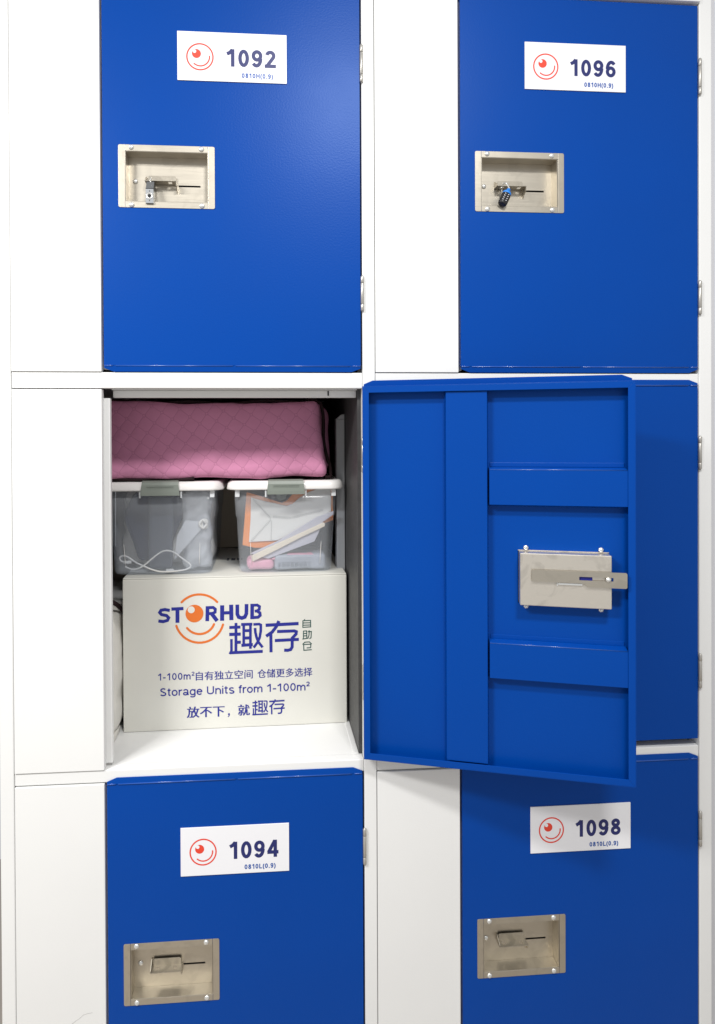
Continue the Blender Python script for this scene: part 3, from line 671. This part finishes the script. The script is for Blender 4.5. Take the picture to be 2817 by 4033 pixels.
# ================================================================== STORAGE BINS
def rrect(cx, cy, hx, hy, r, z, n=6):
    out = []
    for sx, sy, a0 in ((1, 1, 0), (-1, 1, 90), (-1, -1, 180), (1, -1, 270)):
        for k in range(n+1):
            a = R(a0+90*k/n); out.append((cx+sx*(hx-r)+r*math.cos(a), cy+sy*(hy-r)+r*math.sin(a), z))
    return out
ZB = BZ0+BH+0.0006
def storage_bin(cx, yf, half_top, half_bot, depth, label, zlid=1.6845):
    cy = yf+depth/2
    root = thing('storage_bin', label, 'bin', (cx, cy, ZB), 'clear bins on the cardboard box')
    hd = depth/2
    T = 0.0016
    prof = [(half_bot-0.010, hd-0.024, ZB), (half_bot-0.003, hd-0.017, ZB+0.0025), (half_bot, hd-0.014, ZB+0.011)]
    zst = ZB+0.152
    f = (zst-ZB)/(zlid-ZB)
    hs = half_bot+(half_top-half_bot)*f
    prof += [(hs-0.0016, hd-0.014+0.014*f-0.0016, zst-0.001), (hs+0.0012, hd-0.014+0.014*f+0.0012, zst+0.0015), (half_top, hd, zlid-0.003)]
    rings = [rrect(cx, cy, a, b, 0.024, z) for a, b, z in prof]
    inner = [rrect(cx, cy, a-T, b-T, 0.0225, z+(T if i < 2 else 0)) for i, (a, b, z) in enumerate(prof)]
    mb = MB().loft(rings+inner[::-1], caps=True)
    body = mb.build('body', 'bin', root)
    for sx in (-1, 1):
        MB().tube([(cx+sx*(half_bot-0.034+0.001*k), yf+0.0128-0.0025*k, ZB+0.022+k*0.021) for k in range(4)], [0.0004, 0.0008, 0.0008, 0.0003], 6).build('corner_highlight', 'lid', body)  # pale tubes drawn in as the bright highlights on the front corners
    # lid: shallow cap with rolled rim
    lt = half_top+0.0190; ld = hd+0.0185; zl = zlid
    lid_rings = [rrect(cx, cy, lt-0.003, ld-0.003, 0.036, zl-0.001), rrect(cx, cy, lt, ld, 0.038, zl), rrect(cx, cy, lt, ld, 0.038, zl+0.004),
                 rrect(cx, cy, lt-0.0025, ld-0.0025, 0.036, zl+0.016), rrect(cx, cy, lt-0.008, ld-0.008, 0.034, zl+0.0225),
                 rrect(cx, cy, lt-0.022, ld-0.022, 0.030, zl+0.0235), rrect(cx, cy, lt-0.028, ld-0.028, 0.028, zl+0.0200)]
    lid = MB().loft(lid_rings, caps=True).build('lid', 'lid', root)
    yl = cy-ld
    # latch clamped over the rim
    la = MB()
    hw0, hw1 = 0.0505, 0.0465
    pr = [(0.020, 0.0262), (0.006, 0.0262), (-0.0012, 0.0225), (-0.0040, 0.0150), (-0.0050, -0.004), (-0.0046, -0.0125), (-0.0020, -0.0130), (-0.0012, -0.004), (-0.0006, 0.003)]
    v = [(cx-(hw1+(hw0-hw1)*max(0, min(1, (0.025-b)/0.035))), yl+a, zl+b) for a, b in pr]+[(cx+(hw1+(hw0-hw1)*max(0, min(1, (0.025-b)/0.035))), yl+a, zl+b) for a, b in pr]
    n = len(pr)
    la.add(v, [tuple(range(n)), tuple(reversed(range(n, 2*n)))]+[(i, (i+1) % n, n+(i+1) % n, n+i) for i in range(n)])
    lo = la.build('latch', 'latch', root)
    dots = MB()
    for r_ in range(3):
        for k in range(15):
            dots.box(cx-0.033+k*0.0046, cx-0.0308+k*0.0046, yl-0.0049+0.0016*(r_-1)-0.0006, yl-0.0030, zl+0.0105-r_*0.0048, zl+0.0124-r_*0.0048)
    dots.build('grip_dots', 'latch', lo)
    for s in (-1, 1):
        MB().box(cx+s*0.0535-0.0022, cx+s*0.0535+0.0022, yl+0.004, yl+0.010, zl-0.020, zl+0.0005, 0.0008).build('latch_lug', 'rim', body)
        MB().box(cx+s*(half_top-0.010)-0.006, cx+s*(half_top-0.010)+0.006, yl+0.012, yl+0.016, zl-0.020, zl-0.0015, 0.0012).build('corner_tab', 'rim', body)
    return root
storage_bin(0.213, 0.205, 0.1440, 0.1310, 0.36, 'clear plastic bin holding dark cloth and a white cable')
storage_bin(0.5425, 0.205, 0.1390, 0.1265, 0.36, 'clear plastic bin holding an orange edged mask packet')

# ---- soft shapes
def soft(name, mat, x, y, z, r, wr, fq, seed, n=(28, 14, 14), shape=None, parent=None):
    """rounded cushion filling the given box, wrinkled by smooth noise"""
    bm = bmesh.new(); bmesh.ops.create_cube(bm, size=2)
    cx, cy, cz = [(a+b)/2 for a, b in (x, y, z)]; hx, hy, hz = [(b-a)/2 for a, b in (x, y, z)]
    pts, fs = [], []
    def face(o, du, dv, nu, nv):
        k = len(pts)
        for i in range(nu+1):
            for j in range(nv+1): pts.append(Vector(o)+Vector(du)*(2*i/nu)+Vector(dv)*(2*j/nv))
        for i in range(nu):
            for j in range(nv): fs.append((k+i*(nv+1)+j, k+(i+1)*(nv+1)+j, k+(i+1)*(nv+1)+j+1, k+i*(nv+1)+j+1))
    nx, ny, nz = n
    face((-1, -1, -1), (1, 0, 0), (0, 0, 1), nx, nz); face((-1, 1, -1), (0, 0, 1), (1, 0, 0), nz, nx)
    face((-1, -1, -1), (0, 0, 1), (0, 1, 0), nz, ny); face((1, -1, -1), (0, 1, 0), (0, 0, 1), ny, nz)
    face((-1, -1, -1), (0, 1, 0), (1, 0, 0), ny, nx); face((-1, -1, 1), (1, 0, 0), (0, 1, 0), nx, ny)
    bm.free()
    out = []
    for p in pts:
        q = Vector((p.x*hx, p.y*hy, p.z*hz))
        c = Vector((max(-hx+r, min(hx-r, q.x)), max(-hy+r, min(hy-r, q.y)), max(-hz+r, min(hz-r, q.z))))
        d = q-c
        nn = d.normalized() if d.length > 1e-7 else Vector((0, 0, 0))
        if d.length > 1e-7: q = c+nn*r
        else:
            m_ = max((abs(p.x), 0), (abs(p.y), 1), (abs(p.z), 2))[1]; nn = Vector((0, 0, 0)); nn[m_] = 1 if p[m_] > 0 else -1
        w = q+Vector((cx, cy, cz))
        a = noise.noise(w*fq+Vector((seed, 0, 0)))+0.5*noise.noise(w*fq*2.3+Vector((0, seed, 0)))
        w = w+nn*a*wr
        if shape: w = shape(w)
        out.append(w)
    mb = MB().add(out, fs, True)
    return mb.build(name, mat, parent, weld=True)

# ================================================================== PINK BAG
ZL = 1.7088
bag = thing('quilted_bag', 'pink quilted zip storage bag with dark piping lying on the bins', 'bag', (0.35, 0.45, ZL))
def bagshape(w):
    t = (w.x-0.04)/0.62
    w = w.copy()
    if w.z > 1.83: w.z -= 0.009*math.sin(math.pi*max(0, min(1, t)))*(1 if w.y < 0.3 else 0.3)
    if w.z < 1.78: w.y -= 0.006*(1.78-w.z)/0.07*(0.6+0.4*math.sin(w.x*31))
    w.y += 0.006*noise.noise(Vector((w.x*5, 1.3, w.z*7)))
    w.x += 0.022*max(0, 1-(w.z-ZL)/0.21)*(1 if w.x > 0.5 else 0)
    return w
bb = soft('cover', 'quilt', (0.045, 0.6335), (0.190, 0.235), (ZL+0.006, 1.9235), 0.020, 0.0062, 9, 3.1, (44, 6, 18), bagshape, bag)
soft('side_gusset', 'quilt', (0.05, 0.668), (0.240, 0.72), (ZL+0.006, 1.918), 0.045, 0.008, 8, 7.7, (30, 18, 14), None, bag)
soft('back_cover', 'quilt', (0.05, 0.640), (0.70, 0.74), (ZL+0.01, 1.918), 0.018, 0.004, 8, 1.7, (30, 4, 12), None, bag)
pp = []
for k in range(24):
    t = k/23; z = 1.915-t*0.200
    pp.append((0.6405+0.020*t+0.003*math.sin(t*9)+(0.004 if t > 0.8 else 0), 0.226+0.004*math.sin(t*6), z))
pp = [(0.602, 0.231, 1.926), (0.625, 0.229, 1.923)]+pp+[(0.650, 0.222, ZL+0.005)]
MB().tube(pp, 0.0046, 8).build('piping', 'piping', bag)
MB().tube([(0.05+0.55*k/20, 0.224+0.003*math.sin(k*1.3), 1.922+0.0035*math.sin(k*0.9)-0.006*math.sin(math.pi*k/20)) for k in range(21)], 0.0042, 8).build('piping', 'piping', bag)
MB().tube([(0.06+0.24*k/12, 0.200+0.002*math.sin(k*2.1), ZL+0.0055+0.002*math.sin(k*1.1)) for k in range(13)], 0.0045, 8).build('piping', 'piping', bag)

# ================================================================== WHAT IS IN THE BINS
def lp(a, b): return (0.0803+(a/3.413-10)*0.000672, 1.6855-(b/3.413-50)*0.000672)     # traced outlines -> metres in the left bin
def rp(a, b): return (0.4049+(a/3.208-44)*0.000689, 1.6815-(b/3.208-70)*0.000687)     # right bin
g1 = tag(MB().prism([lp(*p) for p in ((180, 440), (132, 520), (148, 650), (200, 780), (270, 960), (330, 1180), (700, 1200), (760, 1000), (800, 930), (870, 750), (930, 620), (985, 560), (990, 470), (950, 370), (870, 270), (780, 215), (300, 215), (220, 330))], 0.262, 0.300, 0.011).build('cloth_bundle', 'slate'), 'dark slate blue cloth bundle inside the clear bin', 'cloth'); recenter(g1)
g1b = tag(soft('folded_cloth', 'slate2', (0.170, 0.236), (0.2420, 0.2600), (ZB+0.010, 1.664), 0.008, 0.003, 10, 5.2, (10, 4, 20)), 'grey blue folded cloth strip in front of the dark bundle', 'cloth'); recenter(g1b)
kb = thing('plastic_bag', 'crumpled white plastic bag tied in a knot inside the clear bin', 'bag', (0.305, 0.30, ZB+0.004))
soft('bag_body', 'film', (0.262, 0.338), (0.243, 0.30), (ZB+0.008, 1.675), 0.020, 0.011, 24, 4.4, (16, 8, 26), None, kb)
soft('bag_body', 'softbag', (0.088, 0.338), (0.318, 0.50), (ZB+0.008, 1.672), 0.024, 0.008, 18, 2.4, (26, 12, 22), None, kb)
fan = [(0.2425+0.0, 1.494), (0.250, 1.560), (0.272, 1.600), (0.318, 1.597), (0.323, 1.585), (0.300, 1.560)]
MB().prism(fan, 0.2300, 0.2318, 0.0005).build('loose_corner', 'film', kb)
kn = []
for k in range(40):
    a = k/39*4*math.pi
    kn.append((0.3215+0.008*math.cos(a)+0.003*math.sin(a*1.5), 0.2285+0.003*math.sin(a*1.5), 1.590+0.011*math.sin(a)))
MB().tube(kn, 0.0034, 6).build('knot', 'mask', kb)
cabl = [lp(*p) for p in ((265, 1180), (170, 1180), (125, 1140), (130, 1100), (190, 1085), (260, 1120), (340, 1180), (440, 1225), (560, 1280), (680, 1315), (850, 1310), (1010, 1295), (1080, 1265), (1080, 1225), (1010, 1175), (930, 1115), (860, 1055), (780, 1025), (710, 1030), (640, 1070), (560, 1135), (480, 1205), (400, 1255), (320, 1280), (250, 1265), (200, 1240))]
def smooth(pts, it=2):
    for _ in range(it):
        o = [pts[0]]
        for a, b in zip(pts, pts[1:]):
            o += [tuple(p*0.75+q*0.25 for p, q in zip(a, b)), tuple(p*0.25+q*0.75 for p, q in zip(a, b))]
        pts = o+[pts[-1]]
    return pts
cb3 = smooth([(a, 0.2235+0.0035*math.sin(i*0.55), b+0.004) for i, (a, b) in enumerate(cabl)])
cb = thing('charging_cable', 'thin white charging cable looped on the clear bin floor', 'cable', (0.19, 0.225, ZB+0.004))
MB().tube(cb3, 0.0022, 8).build('cord', 'cable', cb)
a, b = lp(230, 1180)
MB().box(a-0.010, a+0.011, 0.2205, 0.2275, b+0.001, b+0.0085, 0.0015).build('plug', 'cable', cb)
a, b = lp(800, 1285)
MB().box(a-0.010, a+0.010, 0.2215, 0.2275, b-0.0015, b+0.005, 0.0012).build('plug', 'cable', cb)

pk = thing('mask_packet', 'orange edged packet with white folded masks inside the clear bin', 'packet', (0.54, 0.25, ZB+0.05))
op = [rp(*p) for p in ((288, 268), (470, 320), (620, 372), (740, 410), (800, 385), (880, 300), (1000, 240), (1160, 200), (1400, 168), (1400, 640), (640, 930), (500, 985), (390, 985), (232, 945), (262, 600))]
MB().prism(op, 0.252, 0.262, 0.0008).build('outer_film', 'orange', pk)
wp = [rp(*p) for p in ((345, 335), (480, 375), (640, 412), (800, 448), (880, 420), (960, 350), (1080, 275), (1240, 220), (1370, 195), (1372, 560), (680, 890), (315, 905), (338, 610))]
MB().prism(wp, 0.2475, 0.2518, 0.0008).build('mask_sheet', 'mask', pk)
st = MB()
def dashes(p0, p1, n, ln):
    a = Vector(rp(*p0)); b = Vector(rp(*p1)); d = (b-a).normalized(); q = Vector((-d.y, d.x))
    for k in range(n):
        c = a.lerp(b, (k+0.5)/n)
        w = [c+q*ln-d*0.0007, c+q*ln+d*0.0007, c-q*ln+d*0.0007, c-q*ln-d*0.0007]
        st.prism([(v.x, v.y) for v in w], 0.2469, 0.2474)
dashes((370, 350), (600, 610), 16, 0.0028); dashes((345, 895), (600, 620), 17, 0.0028)
dashes((620, 585), (860, 605), 12, 0.0035); dashes((870, 600), (1270, 505), 20, 0.0035); dashes((607, 640), (600, 880), 13, 0.0015)
st.build('weld_marks', 'stitch', pk)['kind'] = 'stuff'
sl = MB().prism([rp(*p) for p in ((330, 1040), (680, 890), (1180, 590), (1400, 515), (1395, 560), (1260, 650), (1200, 800), (1150, 900), (560, 1110))], 0.2330, 0.2400, 0.0008).build('paper_sleeve', 'sleeve')
recenter(tag(sl, 'lilac grey paper sleeve leaning across the mask packet', 'sleeve'))
bd = MB().prism([rp(*p) for p in ((352, 1062), (640, 930), (960, 790), (1265, 655), (1285, 668), (1282, 705), (980, 840), (660, 1000), (362, 1140))], 0.2270, 0.2322, 0.0012).build('cream_strip', 'cream')
recenter(tag(bd, 'cream coloured flat strip leaning diagonally in the clear bin', 'strip'))
pw = tag(soft('pink_pouch', 'pinkfilm', (0.437, 0.512), (0.232, 0.30), (ZB+0.004, ZB+0.036), 0.014, 0.003, 26, 8.8, (14, 8, 8)), 'small pink pouch lying on the clear bin floor', 'pouch'); recenter(pw)
pf = MB().prism([rp(*p) for p in ((600, 1110), (830, 1055), (1140, 1062), (1140, 1082), (620, 1128))], 0.2360, 0.262, 0.0008).build('pink_wrapper', 'pinkfilm'); recenter(tag(pf, 'flat pink wrapper above the grey printed packet', 'wrapper'))
gp = thing('printed_packet', 'grey flat packet with upside down print on the clear bin floor', 'packet', (0.58, 0.25, ZB+0.004))
soft('packet_body', 'greypack', (0.512, 0.652), (0.2300, 0.30), (ZB+0.004, ZB+0.046), 0.010, 0.003, 20, 6.3, (18, 8, 10), None, gp)
text_mesh('三层防螨复合技术', 520, 612, 12, 27, lambda u, v, lift: (u/1000, 0.2262-lift, ZB+v/1000), 0.0, flip=True).build('packet_print', 'ink', gp)
rb = MB().lathe((0.5310, 0.2165, 1.668), (0, -1, 0), [(0.0150, 0), (0.0150, 0.0012)], 24).build('round_sticker', 'latch'); recenter(tag(rb, 'round grey green sticker on the clear bin below its latch', 'sticker'))

# ================================================================== BEHIND AND BESIDE
bk = thing('cardboard_box', 'plain beige box standing behind the two clear bins', 'box', (0.38, 0.79, BZ0+BH))
MB().box(0.17, 0.60, 0.612, 0.965, ZB, ZB+0.225, 0.003).build('carton_body', 'kraft', bk)
wbag = thing('woven_bag', 'crumpled white bag squeezed between the printed box and the side panel', 'bag', (0.05, 0.36, BZ0))
def wsh(w):
    w = w.copy(); k = (w.z-BZ0)/0.31
    w.x -= 0.010*max(0, k-0.72)/0.28+0.006*max(0, 0.25-k)/0.25
    return w
soft('bag_body', 'softbag', (-0.02, 0.1105), (0.130, 0.60), (BZ0+0.008, BZ0+0.312), 0.026, 0.007, 16, 9.3, (12, 26, 26), wsh, wbag)
MB().box(-0.01, 0.104, 0.124, 0.20, BZ0+0.0006, BZ0+0.016, 0.003).build('folded_hem', 'softbag', wbag)
MB().tube([(0.082, 0.19, BZ0+0.345), (0.094, 0.21, BZ0+0.330), (0.106, 0.235, BZ0+0.305), (0.112, 0.26, BZ0+0.275)], 0.006, 8).build('carry_strap', 'piping', wbag)
bb2 = MB().box(-0.08, 0.108, 0.65, 0.95, BZ0+0.0005, BZ0+0.36, 0.003).build('cardboard_box', 'kraft'); recenter(tag(bb2, 'beige box deep in the open locker behind the crumpled white bag', 'box'))
